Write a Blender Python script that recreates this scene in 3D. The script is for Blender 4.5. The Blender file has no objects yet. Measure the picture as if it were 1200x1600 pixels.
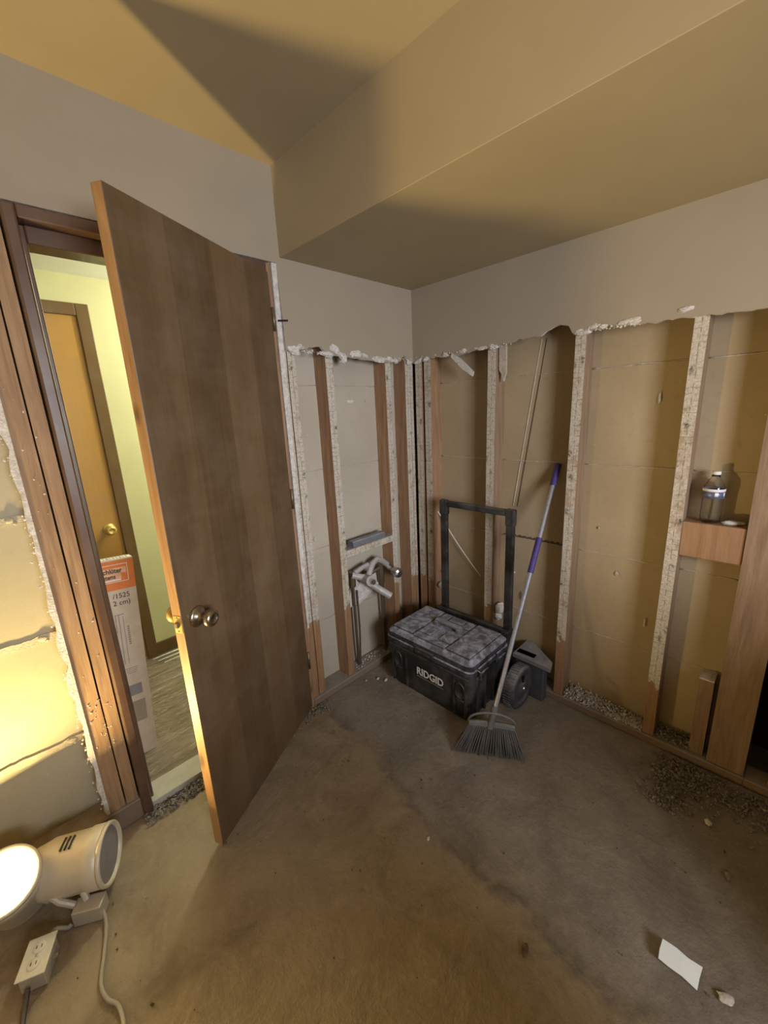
import bpy, bmesh, math, random
from mathutils import Vector, Matrix, Euler, noise as mnoise
random.seed(7)
R = math.radians
S = bpy.context.scene
COL = S.collection

# ---------------------------------------------------------------- camera
cam_d = bpy.data.cameras.new('camera'); cam = bpy.data.objects.new('camera', cam_d); COL.objects.link(cam)
yaw, pitch, roll = R(44.379), R(14.08), R(-2.72)
fw = Vector((math.sin(yaw)*math.cos(pitch), math.cos(yaw)*math.cos(pitch), -math.sin(pitch)))
rt = Vector((math.cos(yaw), -math.sin(yaw), 0)); up = rt.cross(fw)
r_ = math.cos(roll)*rt + math.sin(roll)*up; u_ = -math.sin(roll)*rt + math.cos(roll)*up
M = Matrix((r_, u_, -fw)).transposed().to_4x4(); M.translation = (-1.832, -1.584, 1.485)
cam.matrix_world = M
cam_d.sensor_fit = 'HORIZONTAL'; cam_d.sensor_width = 36.0
cam_d.lens = 36.0*636.47/1200.0
cam_d.clip_start = 0.02
S.camera = cam

# ---------------------------------------------------------------- world and light
W = bpy.data.worlds.new('world'); S.world = W; W.use_nodes = True
W.node_tree.nodes['Background'].inputs[0].default_value = (0.55, 0.68, 0.9, 1)
W.node_tree.nodes['Background'].inputs[1].default_value = 0.6

def area(name, loc, target, sx, sy, power, color, spread=180, shape='RECTANGLE'):
    d = bpy.data.lights.new(name, 'AREA'); d.shape = shape; d.size = sx; d.size_y = sy
    d.energy = power; d.color = color; d.spread = R(spread)
    o = bpy.data.objects.new(name, d); COL.objects.link(o); o.location = loc
    o.rotation_euler = (Vector(target)-Vector(loc)).to_track_quat('-Z', 'Y').to_euler()
    return o
# cool daylight through the window behind the photographer
area('window_daylight', (-1.72, -3.50, 1.50), (-0.75, -0.6, 1.0), 0.85, 0.9, 34, (0.98, 0.97, 1.0), 110)
# hallway ceiling lamp
pd = bpy.data.lights.new('hall_lamp_light', 'POINT'); pd.energy = 40; pd.color = (1.0, 0.93, 0.70); pd.shadow_soft_size = .07
po = bpy.data.objects.new('hall_lamp_light', pd); COL.objects.link(po); po.location = (-0.35, 0.64, 1.98)
LAMP = Vector((-2.03, -0.13, 0.20)); LAMP_N = Vector((-0.10, -0.48, 0.87)).normalized()
# the lit work lamp (its lens glows too)
area('work_lamp_light', LAMP+LAMP_N*0.012, LAMP+LAMP_N, 0.13, 0.13, 37, (1.0, 0.71, 0.27), 180, 'DISK')

vs = S.view_settings
S.display_settings.display_device = 'sRGB'
vs.view_transform = 'Standard'; vs.look = 'None'; vs.gamma = 1.0; vs.use_curve_mapping = False
vs.exposure = 0.0
S.cycles.use_denoising = True
S.cycles.max_bounces = 8
S.cycles.sample_clamp_indirect = 6

# ---------------------------------------------------------------- node helpers
class NT:
    def __init__(s, name):
        s.m = bpy.data.materials.new(name); s.m.use_nodes = True
        s.t = s.m.node_tree; s.b = s.t.nodes['Principled BSDF']
        s.co = s.t.nodes.new('ShaderNodeTexCoord'); s.geo = s.t.nodes.new('ShaderNodeNewGeometry')
    def n(s, typ, **kw):
        o = s.t.nodes.new(typ)
        for k, v in kw.items(): setattr(o, k, v)
        return o
    def put(s, sock, v):
        if isinstance(v, bpy.types.NodeSocket): s.t.links.new(v, sock)
        elif isinstance(v, (tuple, list)) and len(v) == 3 and sock.type == 'RGBA': sock.default_value = (*v, 1)
        else: sock.default_value = v
    def mapping(s, scale=(1,1,1), loc=(0,0,0), src='Object', rot=(0,0,0)):
        m = s.n('ShaderNodeMapping')
        s.put(m.inputs[0], s.co.outputs['Object'] if src == 'Object' else s.geo.outputs['Position'])
        m.inputs['Scale'].default_value = scale; m.inputs['Location'].default_value = loc; m.inputs['Rotation'].default_value = rot
        return m.outputs[0]
    def noise(s, vec, scale=5, detail=4, rough=.55, dist=0):
        o = s.n('ShaderNodeTexNoise'); s.put(o.inputs['Vector'], vec)
        o.inputs['Scale'].default_value = scale; o.inputs['Detail'].default_value = detail
        o.inputs['Roughness'].default_value = rough; o.inputs['Distortion'].default_value = dist
        return o.outputs[0]
    def voro(s, vec, scale=5, out='Distance'):
        o = s.n('ShaderNodeTexVoronoi'); s.put(o.inputs['Vector'], vec); o.inputs['Scale'].default_value = scale
        return o.outputs[out]
    def ramp(s, f, lo, hi, a=0., b=1.):
        o = s.n('ShaderNodeMapRange'); s.put(o.inputs[0], f)
        for i, v in enumerate((lo, hi, a, b)): o.inputs[i+1].default_value = v
        return o.outputs[0]
    def math(s, op, a, b=0.0):
        o = s.n('ShaderNodeMath', operation=op); s.put(o.inputs[0], a); s.put(o.inputs[1], b); return o.outputs[0]
    def mix(s, f, a, b):
        o = s.n('ShaderNodeMix', data_type='RGBA'); s.put(o.inputs[0], f); s.put(o.inputs[6], a); s.put(o.inputs[7], b); return o.outputs[2]
    def xyz(s, src='Object'):
        o = s.n('ShaderNodeSeparateXYZ'); s.put(o.inputs[0], s.co.outputs['Object'] if src == 'Object' else s.geo.outputs['Position']); return o.outputs
    def bump(s, h, strength=.3, dist=.01):
        o = s.n('ShaderNodeBump'); o.inputs['Strength'].default_value = strength; o.inputs['Distance'].default_value = dist
        s.put(o.inputs['Height'], h); s.put(s.b.inputs['Normal'], o.outputs[0])
    def out(s, color=None, rough=.6, metal=0., spec=.5, coat=0.):
        if color is not None: s.put(s.b.inputs['Base Color'], color)
        s.put(s.b.inputs['Roughness'], rough); s.put(s.b.inputs['Metallic'], metal)
        s.b.inputs['Specular IOR Level'].default_value = spec; s.b.inputs['Coat Weight'].default_value = coat
        return s.m

def m_plain(name, c, rough=.6, metal=0., var=.12, scale=30, bump=.08, spec=.5):
    t = NT(name); v = t.mapping()
    n = t.noise(v, scale, 5)
    c2 = tuple(x*(1-var*2) for x in c); c3 = tuple(min(1, x*(1+var)) for x in c)
    t.bump(n, bump, .004)
    return t.out(t.mix(t.ramp(n, .3, .7), c2, c3), rough, metal, spec)

def m_dusty(name, c, dust=(.42,.40,.38), lo=.42, hi=.7, rough=.5, metal=0., scale=14, top=.55):
    """base colour with dust that settles on faces that look up"""
    t = NT(name); v = t.mapping()
    n = t.noise(v, scale, 6, .65, .4); n2 = t.noise(v, scale*6, 4, .6)
    nz = t.n('ShaderNodeSeparateXYZ'); t.put(nz.inputs[0], t.geo.outputs['Normal'])
    upf = t.ramp(nz.outputs[2], .2, .95, 0, top)
    f = t.math('ADD', t.ramp(n, lo, hi, 0, .55), t.ramp(n2, .55, .75, 0, .25))
    f = t.math('MULTIPLY', f, t.math('ADD', upf, .22))
    f = t.math('MINIMUM', t.math('ADD', f, t.math('MULTIPLY', upf, .35)), .95)
    t.bump(n2, .12, .003)
    return t.out(t.mix(f, c, dust), t.ramp(f, 0, .6, rough, .9), metal)

def m_wall(name, c):
    t = NT(name); v = t.mapping(src='P')
    n = t.noise(v, 3, 4); n2 = t.noise(v, 120, 3)
    t.bump(n2, .05, .002)
    return t.out(t.mix(t.ramp(n, .3, .7), tuple(x*.95 for x in c), tuple(x*1.04 for x in c)), .62, 0, .35)

def m_wood(name, dark, light, residue=False, rough=.62):
    t = NT(name)
    v = t.mapping((14, 14, 1.3)); g = t.noise(v, 3.2, 6, .6, .6)
    v2 = t.mapping((60, 60, 2.5)); g2 = t.noise(v2, 3, 4, .6)
    kn = t.voro(t.mapping((7, 7, 3.3)), 1.0); knot = t.ramp(kn, .05, .13, 1, 0)
    col = t.mix(t.ramp(g, .3, .7), dark, light)
    col = t.mix(t.ramp(g2, .45, .75, 0, .35), col, tuple(x*.6 for x in dark))
    col = t.mix(t.math('MULTIPLY', knot, .75), col, tuple(x*.35 for x in dark))
    h = g2
    if residue:
        P = t.xyz('P'); L = t.xyz('Object')
        thr = t.math('ADD', t.math('MULTIPLY', P[1], .13), .455)
        edge = t.math('ADD', t.math('SUBTRACT', P[2], thr), t.ramp(t.noise(t.mapping((1,1,1), src='P'), 30, 3), .3, .7, -.03, .03))
        zone = t.ramp(edge, 0, .012)
        pn = t.noise(t.mapping((1, 1, .7), src='P'), 38, 6, .72); pn2 = t.noise(t.mapping((1, 1, .5), src='P'), 5, 3)
        pm = t.ramp(t.math('ADD', pn, t.ramp(pn2, .3, .7, -.10, .12)), .30, .50)
        plaster = t.mix(t.ramp(t.noise(t.mapping(src='P'), 130, 3), .35, .65), (.43, .39, .33), (.60, .565, .50))
        worn = t.mix(.75, col, (.40, .31, .22))
        c = t.mix(pm, worn, plaster)
        seam = t.ramp(t.math('ABSOLUTE', t.math('ADD', L[0], t.ramp(t.noise(t.mapping((0,0,3), src='P'), 2, 2), .3, .7, -.004, .004))), .0005, .0017, 1, 0)
        seam = t.math('MULTIPLY', seam, t.ramp(t.noise(t.mapping((0,0,22), src='P'), 2, 3), .42, .54))
        zz = t.math('ADD', P[2], t.ramp(t.noise(t.mapping((30,30,6), src='P'), 2, 3), 0, 1, -.010, .010))
        tick = t.math('ABSOLUTE', t.math('SUBTRACT', t.math('FRACT', t.math('MULTIPLY', zz, 46.0)), .5))
        tick = t.ramp(tick, .02, .11, 1, 0)
        tick = t.math('MULTIPLY', tick, t.ramp(t.noise(t.mapping((22,22,30), src='P'), 2.2, 3), .47, .57))
        spot = t.ramp(t.voro(t.mapping((20, 20, 13), src='P'), 1.0), .12, .30, 1, 0)
        spot = t.math('MULTIPLY', spot, t.ramp(t.noise(t.mapping((1,1,1), src='P'), 80, 4, .7), .42, .56))
        dk = t.math('MAXIMUM', t.math('MAXIMUM', t.math('MULTIPLY', seam, .75), t.math('MULTIPLY', tick, .55)), t.math('MULTIPLY', spot, .92))
        c = t.mix(dk, c, (.07, .045, .03))
        col = t.mix(zone, col, c); h = t.math('ADD', t.math('MULTIPLY', pm, zone), g2)
    t.bump(h, .25, .003)
    return t.out(col, rough, 0, .35)

def m_lath(name, A, B, Cc):
    t = NT(name); v = t.mapping(src='P')
    n = t.noise(v, 2.2, 4); n2 = t.noise(v, 40, 5, .6); n3 = t.noise(t.mapping((1,1,1), src='P'), 240, 2)
    c = t.mix(t.ramp(n, .3, .7), A, B)
    c = t.mix(t.ramp(n2, .55, .75, 0, .3), c, Cc)
    sp = t.ramp(t.voro(t.mapping(src='P'), 17), .03, .06, 1, 0)
    c = t.mix(t.math('MULTIPLY', sp, t.ramp(n2, .5, .6, 0, .8)), c, (.64, .60, .52))
    t.bump(t.math('ADD', n2, n3), .10, .003)
    return t.out(c, .7, 0, .3)

def m_plaster(name='plaster', a=(.46,.44,.41), b=(.74,.72,.70)):
    t = NT(name); v = t.mapping(src='P'); n = t.noise(v, 45, 6, .7); n2 = t.noise(v, 160, 4)
    t.bump(t.math('ADD', n, n2), .5, .006)
    return t.out(t.mix(t.ramp(n, .35, .65), a, b), .9, 0, .2)

def m_floor():
    t = NT('dusty_subfloor'); v = t.mapping(src='P')
    P = t.xyz('P')
    big = t.noise(v, 1.6, 5, .6, .5); mid = t.noise(v, 6, 6, .62, .8); fine = t.noise(v, 45, 6, .65); grit = t.noise(v, 190, 3)
    c = t.mix(t.ramp(mid, .32, .68), (.225, .18, .12), (.35, .29, .20))
    c = t.mix(t.ramp(big, .42, .62, 0, .6), c, (.33, .285, .215))
    # greyer mortar-dusted slab where the tub stood, worn wavy border
    bx = t.math('ADD', P[0], t.ramp(t.noise(v, 3.0, 4, .6), 0, 1, -.22, .22))
    bx = t.math('ADD', bx, t.math('MULTIPLY', P[1], -.12))
    g = t.ramp(bx, -.84, -.76)
    gm = t.noise(t.mapping((1,1,1), (3,1,0), src='P'), 5, 5, .6, .5)
    grey = t.mix(t.ramp(gm, .35, .65), (.175, .155, .135), (.275, .25, .215))
    c = t.mix(t.math('MULTIPLY', g, .85), c, grey)
    edge = t.math('MULTIPLY', t.ramp(t.math('ABSOLUTE', t.math('ADD', bx, .79)), .0, .05, 1, 0), t.ramp(mid, .45, .6))
    c = t.mix(t.math('MULTIPLY', edge, .75), c, (.12, .105, .09))
    # darker damp-looking stains and trodden spots
    st = t.ramp(t.noise(t.mapping((1,1,1), (7,2,0), src='P'), 7, 5, .7), .60, .70)
    c = t.mix(t.math('MULTIPLY', st, .5), c, (.14, .12, .09))
    dots = t.ramp(t.voro(t.mapping(src='P'), 9), .030, .055, 1, 0)
    dots = t.math('MULTIPLY', dots, t.ramp(fine, .45, .55))
    c = t.mix(t.math('MULTIPLY', dots, .75), c, (.07, .05, .035))
    c = t.mix(t.ramp(fine, .5, .8, 0, .35), c, (.42, .37, .31))
    t.bump(t.math('ADD', t.math('MULTIPLY', mid, .9), t.math('ADD', t.math('MULTIPLY', fine, .45), t.math('MULTIPLY', grit, .12))), .45, .022)
    return t.out(c, .78, 0, .25)

def m_door(name, a, b, strip=.128, off=0., rough=.34, stops=None):
    t = NT(name); L = t.xyz('Object')
    wob = t.ramp(t.noise(t.mapping((0, 0, .8)), 3, 2), 0, 1, -.01, .01)
    q = t.math('FLOOR', t.math('DIVIDE', t.math('ADD', t.math('ADD', L[0], off), wob), strip))
    wn = t.n('ShaderNodeTexWhiteNoise', noise_dimensions='1D'); t.put(wn.inputs['W'], q); tone = wn.outputs[0]
    if stops:
        xx = t.math('ADD', L[0], wob); tone = stops[0][1]
        for x0, v1 in stops[1:]:
            tone = t.math('ADD', t.math('MULTIPLY', t.ramp(xx, x0-.001, x0+.001), v1-pv), tone) if x0 != stops[1][0] else t.math('ADD', t.math('MULTIPLY', t.ramp(xx, x0-.001, x0+.001), v1-stops[0][1]), stops[0][1])
            pv = v1
    g = t.noise(t.mapping((26, 26, 1.0)), 2.4, 6, .6, .5); g2 = t.noise(t.mapping((3, 3, 1.6)), 2.0, 5, .6, .6); g3 = t.noise(t.mapping((1,1,6)), 7, 4)
    f = t.math('ADD', t.math('MULTIPLY', tone, 1.0), t.math('ADD', t.math('MULTIPLY', g, .45), t.math('MULTIPLY', g2, .55)))
    f = t.math('ADD', f, t.math('MULTIPLY', g3, .25))
    c = t.mix(t.ramp(f, .5, 1.85), a, b)
    dust = t.ramp(t.noise(t.mapping((1,1,1)), 5, 5, .6), .45, .75, 0, .22)
    c = t.mix(dust, c, (.30, .25, .19))
    t.bump(g, .06, .002)
    return t.out(c, t.ramp(g2, .3, .7, rough-.04, rough+.10), 0, .5)

PAINT = m_wall('tan_wall_paint', (.345, .30, .232))
CEILP = m_wall('ceiling_paint', (.40, .335, .215))
WOOD = m_wood('stud_wood', (.25, .14, .075), (.40, .25, .15))
STUD = m_wood('stud_front', (.24, .135, .07), (.38, .24, .135), residue=True)
DIRTY = m_wood('dirty_trimmer_wood', (.25, .15, .08), (.43, .285, .165))
POST = m_wood('post_wood', (.21, .135, .085), (.33, .235, .16))
PINE = m_wood('pine_block', (.27, .15, .08), (.38, .23, .13))
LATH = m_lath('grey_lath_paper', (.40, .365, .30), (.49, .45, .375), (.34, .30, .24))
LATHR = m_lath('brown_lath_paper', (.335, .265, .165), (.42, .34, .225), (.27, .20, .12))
LATHY = m_lath('cream_lath_paper', (.36, .335, .23), (.44, .41, .30), (.31, .27, .17))
PLAST = m_plaster()
RIDGE = m_plaster('plaster_ridge', (.40,.36,.30), (.55,.50,.42))
BANDM = m_plaster('cream_joint_plaster', (.40,.37,.27), (.52,.48,.37))
FLOOR = m_floor()
DOORM = m_door('door_veneer', (.066, .040, .019), (.265, .175, .092), stops=[(-1, .30), (-.60, .36), (-.535, .20), (-.345, .46), (-.165, .24)])
DEDGE = m_wood('door_edge_wood', (.33, .18, .07), (.46, .28, .13), rough=.45)
JAMB = m_door('dark_jamb', (.075, .040, .026), (.125, .070, .045), .3, rough=.32)
HALLDOOR = m_door('hall_door_veneer', (.40, .21, .045), (.58, .34, .10), .4, rough=.4)
HTRIM = m_door('hall_trim_wood', (.13, .075, .030), (.20, .12, .05), .4, rough=.4)
HWALL = m_wall('hall_wall_paint', (.72, .72, .47))
HCEIL = m_wall('hall_ceiling_paint', (.90, .93, .90))
BRASS = m_plain('brass', (.80, .58, .20), .36, .65, .1, 40, .03)
DARKBRASS = m_dusty('dull_brass', (.20, .15, .09), (.5,.47,.42), rough=.4, metal=.8)
STEEL = m_plain('steel', (.62, .62, .62), .28, 1., .1, 60, .04)
BLACKP = m_dusty('black_plastic', (.018, .018, .019), (.34,.33,.32), .44, .62, .38, 0, 9, .22)
LIDP = m_dusty('dusty_lid_plastic', (.022, .023, .030), (.43,.45,.54), .42, .60, .5, 0, 26, .92)
RUBBER = m_dusty('dusty_rubber', (.028, .030, .034), (.27,.275,.29), .35, .65, .75, 0, 22, .9)
GREYTOOL = m_dusty('dusty_grey_board', (.13, .14, .16), (.36,.37,.40), .3, .6, .7, 0, 14, .8)
GREYBOX = m_dusty('dark_blue_grey_bin', (.045, .055, .065), (.25,.26,.28), .4, .7, .6, 0, 14, .6)
WHITEP = m_plain('white_lettering', (.78, .78, .76), .6, 0, .04)
ALU = m_plain('broom_tube', (.50, .54, .64), .30, .85, .10, 60, .02)
PURPLE = m_plain('purple_grip', (.055, .035, .22), .45, 0, .15, 40, .05)
BRISTLE = m_dusty('grey_bristle', (.075, .078, .085), (.26,.26,.27), .3, .7, .7, 0, 60, .5)
BROOMH = m_dusty('broom_head_plastic', (.07, .072, .078), (.30,.30,.31), .35, .65, .6, 0, 30, .7)
PIPE = m_dusty('dusty_pipe', (.40, .38, .37), (.66,.64,.65), .25, .55, .4, .25, 60, .8)
COPPER = m_dusty('old_copper', (.18, .13, .09), (.38,.35,.31), .4, .7, .45, .7, 50, .4)
CANM = m_dusty('lamp_can_enamel', (.66, .62, .52), (.5,.46,.40), .5, .8, .35, .25, 14, .4)
CANIN = m_plain('lamp_can_inside', (.24, .23, .25), .6, 0, .08)
BOXM = m_dusty('galvanised_box', (.55, .53, .48), (.5,.48,.44), .4, .7, .45, .5, 40, .5)
PLATE = m_plain('white_plate', (.70, .70, .62), .5, 0, .05)
SLOT = m_plain('black_slot', (.02, .02, .02), .6, 0, .05)
CORDL = m_dusty('dusty_cord', (.34, .31, .26), (.45,.42,.36), .3, .6, .6, 0, 40, .6)
CORDD = m_dusty('dark_cord', (.05, .04, .04), (.25,.22,.2), .4, .7, .5, 0, 40, .5)
SILLM = m_dusty('pale_sill_stone', (.52, .52, .46), (.42,.38,.31), .45, .7, .35, 0, 12, .5)
ORANGE = m_plain('carton_orange', (.72, .20, .035), .55, 0, .06)
CARTON = m_plain('carton_paper', (.62, .52, .42), .7, 0, .06, 20)
CARTONW = m_plain('carton_white', (.80, .80, .78), .6, 0, .03)
INK = m_plain('dark_print', (.035, .03, .03), .6, 0, .05)
INKG = m_plain('grey_print', (.25, .24, .25), .6, 0, .05)
INKB = m_plain('brown_print', (.36, .29, .22), .7, 0, .05)
PAPERW = m_plain('white_card', (.86, .95, 1.0), .3, 0, .03, 12, .03)
RUBBLE = m_plaster('mortar_rubble', (.13,.115,.10), (.34,.31,.28))
CRUMB = m_plaster('dark_crumbs', (.06,.045,.03), (.20,.15,.10))
LAMINATE = NT('hall_floor_film')
def _film():
    t = LAMINATE; g = t.noise(t.mapping((2.2, 14, 1), src='P', rot=(0,0,.35)), 2.0, 5, .6, .6); g2 = t.noise(t.mapping((1,1,1), src='P'), 5, 4)
    t.bump(g, .9, .03)
    return t.out(t.mix(t.ramp(g2, .3, .7), (.19,.15,.105), (.34,.285,.215)), t.ramp(g, .35, .65, .18, .42), 0, .6)
HFLOOR = _film()
GLOW = NT('lit_lamp_lens')
GLOW.b.inputs['Emission Color'].default_value = (1.0, .80, .42, 1); GLOW.b.inputs['Emission Strength'].default_value = 14.0
GLOWM = GLOW.out((.9,.85,.7), .4)
def m_clear(name, c, rough=.03, ior=1.45):
    t = NT(name); t.b.inputs['Transmission Weight'].default_value = 1.0; t.b.inputs['IOR'].default_value = ior
    n = t.noise(t.mapping(), 55, 3); t.bump(n, .35, .004)
    return t.out(c, rough)
PET = m_clear('clear_bottle_plastic', (.97,.98,.99), .04, 1.45)
LABELM = m_plain('blue_silver_label', (.16, .19, .32), .3, .3, .2, 60, .03)
LABELW = m_plain('white_label_band', (.80, .82, .88), .4, 0, .05)

# ---------------------------------------------------------------- mesh helpers
def link(name, me, parent=None, loc=(0,0,0), rot=(0,0,0)):
    o = bpy.data.objects.new(name, me); COL.objects.link(o); o.location = loc; o.rotation_euler = rot
    if parent: o.parent = parent
    return o
def empty(name, loc=(0,0,0), rot=(0,0,0), parent=None):
    o = link(name, None, parent, loc, rot); o.empty_display_size = .05; return o
def tag(o, label=None, cat=None, group=None, kind=None):
    if label: o['label'] = label
    if cat: o['category'] = cat
    if group: o['group'] = group
    if kind: o['kind'] = kind
    return o
def fin(name, bm, mats, parent=None, loc=(0,0,0), rot=(0,0,0), smooth=False):
    bmesh.ops.recalc_face_normals(bm, faces=bm.faces)
    me = bpy.data.meshes.new(name); bm.to_mesh(me); bm.free()
    for m in (mats if isinstance(mats, (list, tuple)) else [mats]): me.materials.append(m)
    if smooth:
        for p in me.polygons: p.use_smooth = True
    return link(name, me, parent, loc, rot)
def bx(bm, x0, x1, y0, y1, z0, z1, bev=0., seg=1, mat=0):
    vs_ = [bm.verts.new((x, y, z)) for z in (z0, z1) for y in (y0, y1) for x in (x0, x1)]
    fs = [bm.faces.new([vs_[i] for i in f]) for f in ((0,2,3,1),(4,5,7,6),(0,1,5,4),(2,6,7,3),(0,4,6,2),(1,3,7,5))]
    for f in fs: f.material_index = mat
    if bev > 0:
        es = list({e for f in fs for e in f.edges})
        r = bmesh.ops.bevel(bm, geom=es, offset=bev, segments=seg, profile=.5, affect='EDGES')
        for f in r['faces']: f.material_index = mat
    return fs
def box(name, x0, x1, y0, y1, z0, z1, mat, parent=None, bev=.0015, seg=1, **kw):
    bm = bmesh.new(); bx(bm, x0, x1, y0, y1, z0, z1, bev, seg); return fin(name, bm, mat, parent, **kw)
def tube(bm, pts, r, n=10, cap=True, closed=False):
    """sweep a circle of radius r (number or list) along pts"""
    pts = [Vector(p) for p in pts]; N = len(pts); rings = []
    ref = None
    for i, p in enumerate(pts):
        if closed: d = pts[(i+1) % N]-pts[i-1]
        else: d = pts[min(i+1, N-1)]-pts[max(i-1, 0)]
        d.normalize()
        if ref is None: ref = Vector((0,0,1)) if abs(d.z) < .9 else Vector((1,0,0))
        a = d.cross(ref).normalized(); b = a.cross(d).normalized(); ref = b
        rr = r[i] if isinstance(r, (list, tuple)) else r
        rings.append([bm.verts.new(p+a*math.cos(2*math.pi*k/n)*rr+b*math.sin(2*math.pi*k/n)*rr) for k in range(n)])
    for i in range(N if closed else N-1):
        A, B = rings[i], rings[(i+1) % N]
        for k in range(n): bm.faces.new((A[k], A[(k+1) % n], B[(k+1) % n], B[k]))
    if cap and not closed: bm.faces.new(rings[0][::-1]); bm.faces.new(rings[-1])
def lathe(bm, prof, n=24, axis='z', org=(0,0,0), mat=0, mi=None):
    """prof: list of (radius, height)"""
    def P(r, h, a):
        c, s = math.cos(a)*r, math.sin(a)*r
        v = (c, s, h) if axis == 'z' else (c, -h, s) if axis == '-y' else (h, c, s) if axis == 'x' else (-h, c, s)
        return Vector(v)+Vector(org)
    rings = []
    for r, h in prof:
        rings.append([bm.verts.new(P(0, h, 0))] if r < 1e-6 else [bm.verts.new(P(r, h, 2*math.pi*k/n)) for k in range(n)])
    for i in range(len(rings)-1):
        A, B = rings[i], rings[i+1]; m = mi[i] if mi else mat
        for k in range(n):
            k2 = (k+1) % n
            if len(A) == 1 and len(B) == 1: continue
            if len(A) == 1: f = bm.faces.new((A[0], B[k], B[k2]))
            elif len(B) == 1: f = bm.faces.new((A[k], A[k2], B[0]))
            else: f = bm.faces.new((A[k], A[k2], B[k2], B[k]))
            f.material_index = m; f.smooth = True
def prism(bm, poly, y0, y1):
    """polygon in xz extruded along y"""
    a = [bm.verts.new((x, y0, z)) for x, z in poly]; b = [bm.verts.new((x, y1, z)) for x, z in poly]
    bm.faces.new(a); bm.faces.new(b[::-1]); n = len(poly); side = []
    for i in range(n): side.append(bm.faces.new((a[i], b[i], b[(i+1) % n], a[(i+1) % n])))
    return side
def lump_mesh(name, s, seed, mat, sub=2, squash=(1,1,1)):
    bm = bmesh.new(); bmesh.ops.create_icosphere(bm, subdivisions=sub, radius=1.0)
    rnd = Vector((seed*3.1, seed*1.7, seed*.9))
    for v in bm.verts:
        k = 1 + .45*mnoise.noise(v.co*1.1+rnd) + .25*mnoise.noise(v.co*3.+rnd)
        v.co = Vector((v.co.x*squash[0], v.co.y*squash[1], v.co.z*squash[2]))*k*s
    me = bpy.data.meshes.new(name); bm.to_mesh(me); bm.free(); me.materials.append(mat); return me
def text_part(name, body, size, mat, parent, loc, rot, ext=.0004, offset=0., sx=1.):
    c = bpy.data.curves.new('txt', 'FONT'); c.body = body; c.size = size; c.extrude = ext; c.offset = offset; c.resolution_u = 3
    o = bpy.data.objects.new('txt', c); COL.objects.link(o)
    dg = bpy.context.evaluated_depsgraph_get(); me = bpy.data.meshes.new_from_object(o.evaluated_get(dg))
    bpy.data.objects.remove(o); me.materials.clear(); me.materials.append(mat)
    p = link(name, me, parent, loc, rot); p.scale = (sx, 1, 1); return p
def struct(o): o['kind'] = 'structure'; return o

# ================================================================= SETTING
XS = -0.805          # vertical soffit face
HC, HS = 2.416, 2.10
def plane_grid(name, x0, x1, y0, y1, z, mat, thick=.05, nx=1, ny=1):
    bm = bmesh.new(); bx(bm, x0, x1, y0, y1, z-thick, z); return fin(name, bm, mat)
# floor: gently uneven sheet
bm = bmesh.new(); nx, ny = 90, 110; X0, X1, Y0, Y1 = -2.9, .32, -3.75, .125
g = [[bm.verts.new((X0+(X1-X0)*i/nx, Y0+(Y1-Y0)*j/ny, 0)) for j in range(ny+1)] for i in range(nx+1)]
for i in range(nx):
    for j in range(ny):
        f = bm.faces.new((g[i][j], g[i+1][j], g[i+1][j+1], g[i][j+1])); f.smooth = True
for v in bm.verts:
    p = v.co; v.co.z = -.0015 + .004*(mnoise.noise(Vector((p.x*3.5, p.y*3.5, .3)))-.35) + .002*(mnoise.noise(Vector((p.x*11, p.y*11, 4)))-.3)
    v.co.z = min(v.co.z, 0)
struct(fin('floor', bm, FLOOR))
struct(plane_grid('ceiling', -2.9, XS+.01, -3.75, .13, HC+.05, CEILP))
bm = bmesh.new(); bx(bm, XS, .32, -3.75, 0.13, HS, HC+.05, .0015, 1); struct(fin('soffit', bm, CEILP))

def jag(pts, step=.012, amp=.005, seed=0.):
    """resample a polyline (u,z) and roughen it"""
    out = []
    for (a, za), (b, zb) in zip(pts, pts[1:]):
        n = max(1, int(abs(b-a)/step))
        for k in range(n):
            t = k/n; u = a+(b-a)*t; z = za+(zb-za)*t
            out.append((u, z+amp*(mnoise.noise(Vector((u*28, seed, 0)))*2 + mnoise.noise(Vector((u*90, seed, 3))))))
    out.append(pts[-1]); return out

# ---- wall_back: upper drywall with its torn lower edge, front on y = 0
tear_b = jag([(-.815, 1.748), (-.77, 1.755), (-.71, 1.757), (-.66, 1.775), (-.63, 1.772), (-.60, 1.745), (-.50, 1.74), (-.44, 1.735), (-.33, 1.728), (-.2, 1.725), (-.10, 1.735), (-.07, 1.77), (-.03, 1.74), (0, 1.728)], seed=1.)
poly = [(-2.9, HC), (-2.9, 2.06)] + jag([(-2.9, 2.06), (-1.72, 2.068)], seed=5.)[1:] + [(-1.66, 2.075), (-.822, 2.078), (-.815, 1.748)] + tear_b[1:] + [(0, HS+.0), (0, HC)]
bm = bmesh.new(); side = prism(bm, poly, 0, .016)
for f in side:
    if f.calc_center_median().z < 2.1: f.material_index = 1
wb = struct(fin('wall_back', bm, [PAINT, PLAST]))
# ---- wall_right: local x runs toward the camera (world -y), local y into the wall (world +x)
tear_r = jag([(0, 1.728), (.05, 1.73), (.10, 1.745), (.2, 1.74), (.30, 1.735), (.42, 1.75), (.55, 1.752), (.65, 1.765), (.72, 1.762), (.78, 1.788), (.815, 1.795), (.85, 1.785), (.868, 1.755), (.90, 1.748), (1.0, 1.757), (1.12, 1.748), (1.27, 1.746), (1.46, 1.735), (2.4, 1.73)], amp=.004, seed=2.)
poly = [(0, HC)] + tear_r + [(3.75, 1.73), (3.75, HC)]
bm = bmesh.new(); side = prism(bm, poly, 0, .016)
for f in side:
    if f.calc_center_median().z < 1.82: f.material_index = 1
wr = struct(fin('wall_right', bm, [PAINT, PLAST], rot=(0, 0, -math.pi/2)))

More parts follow.
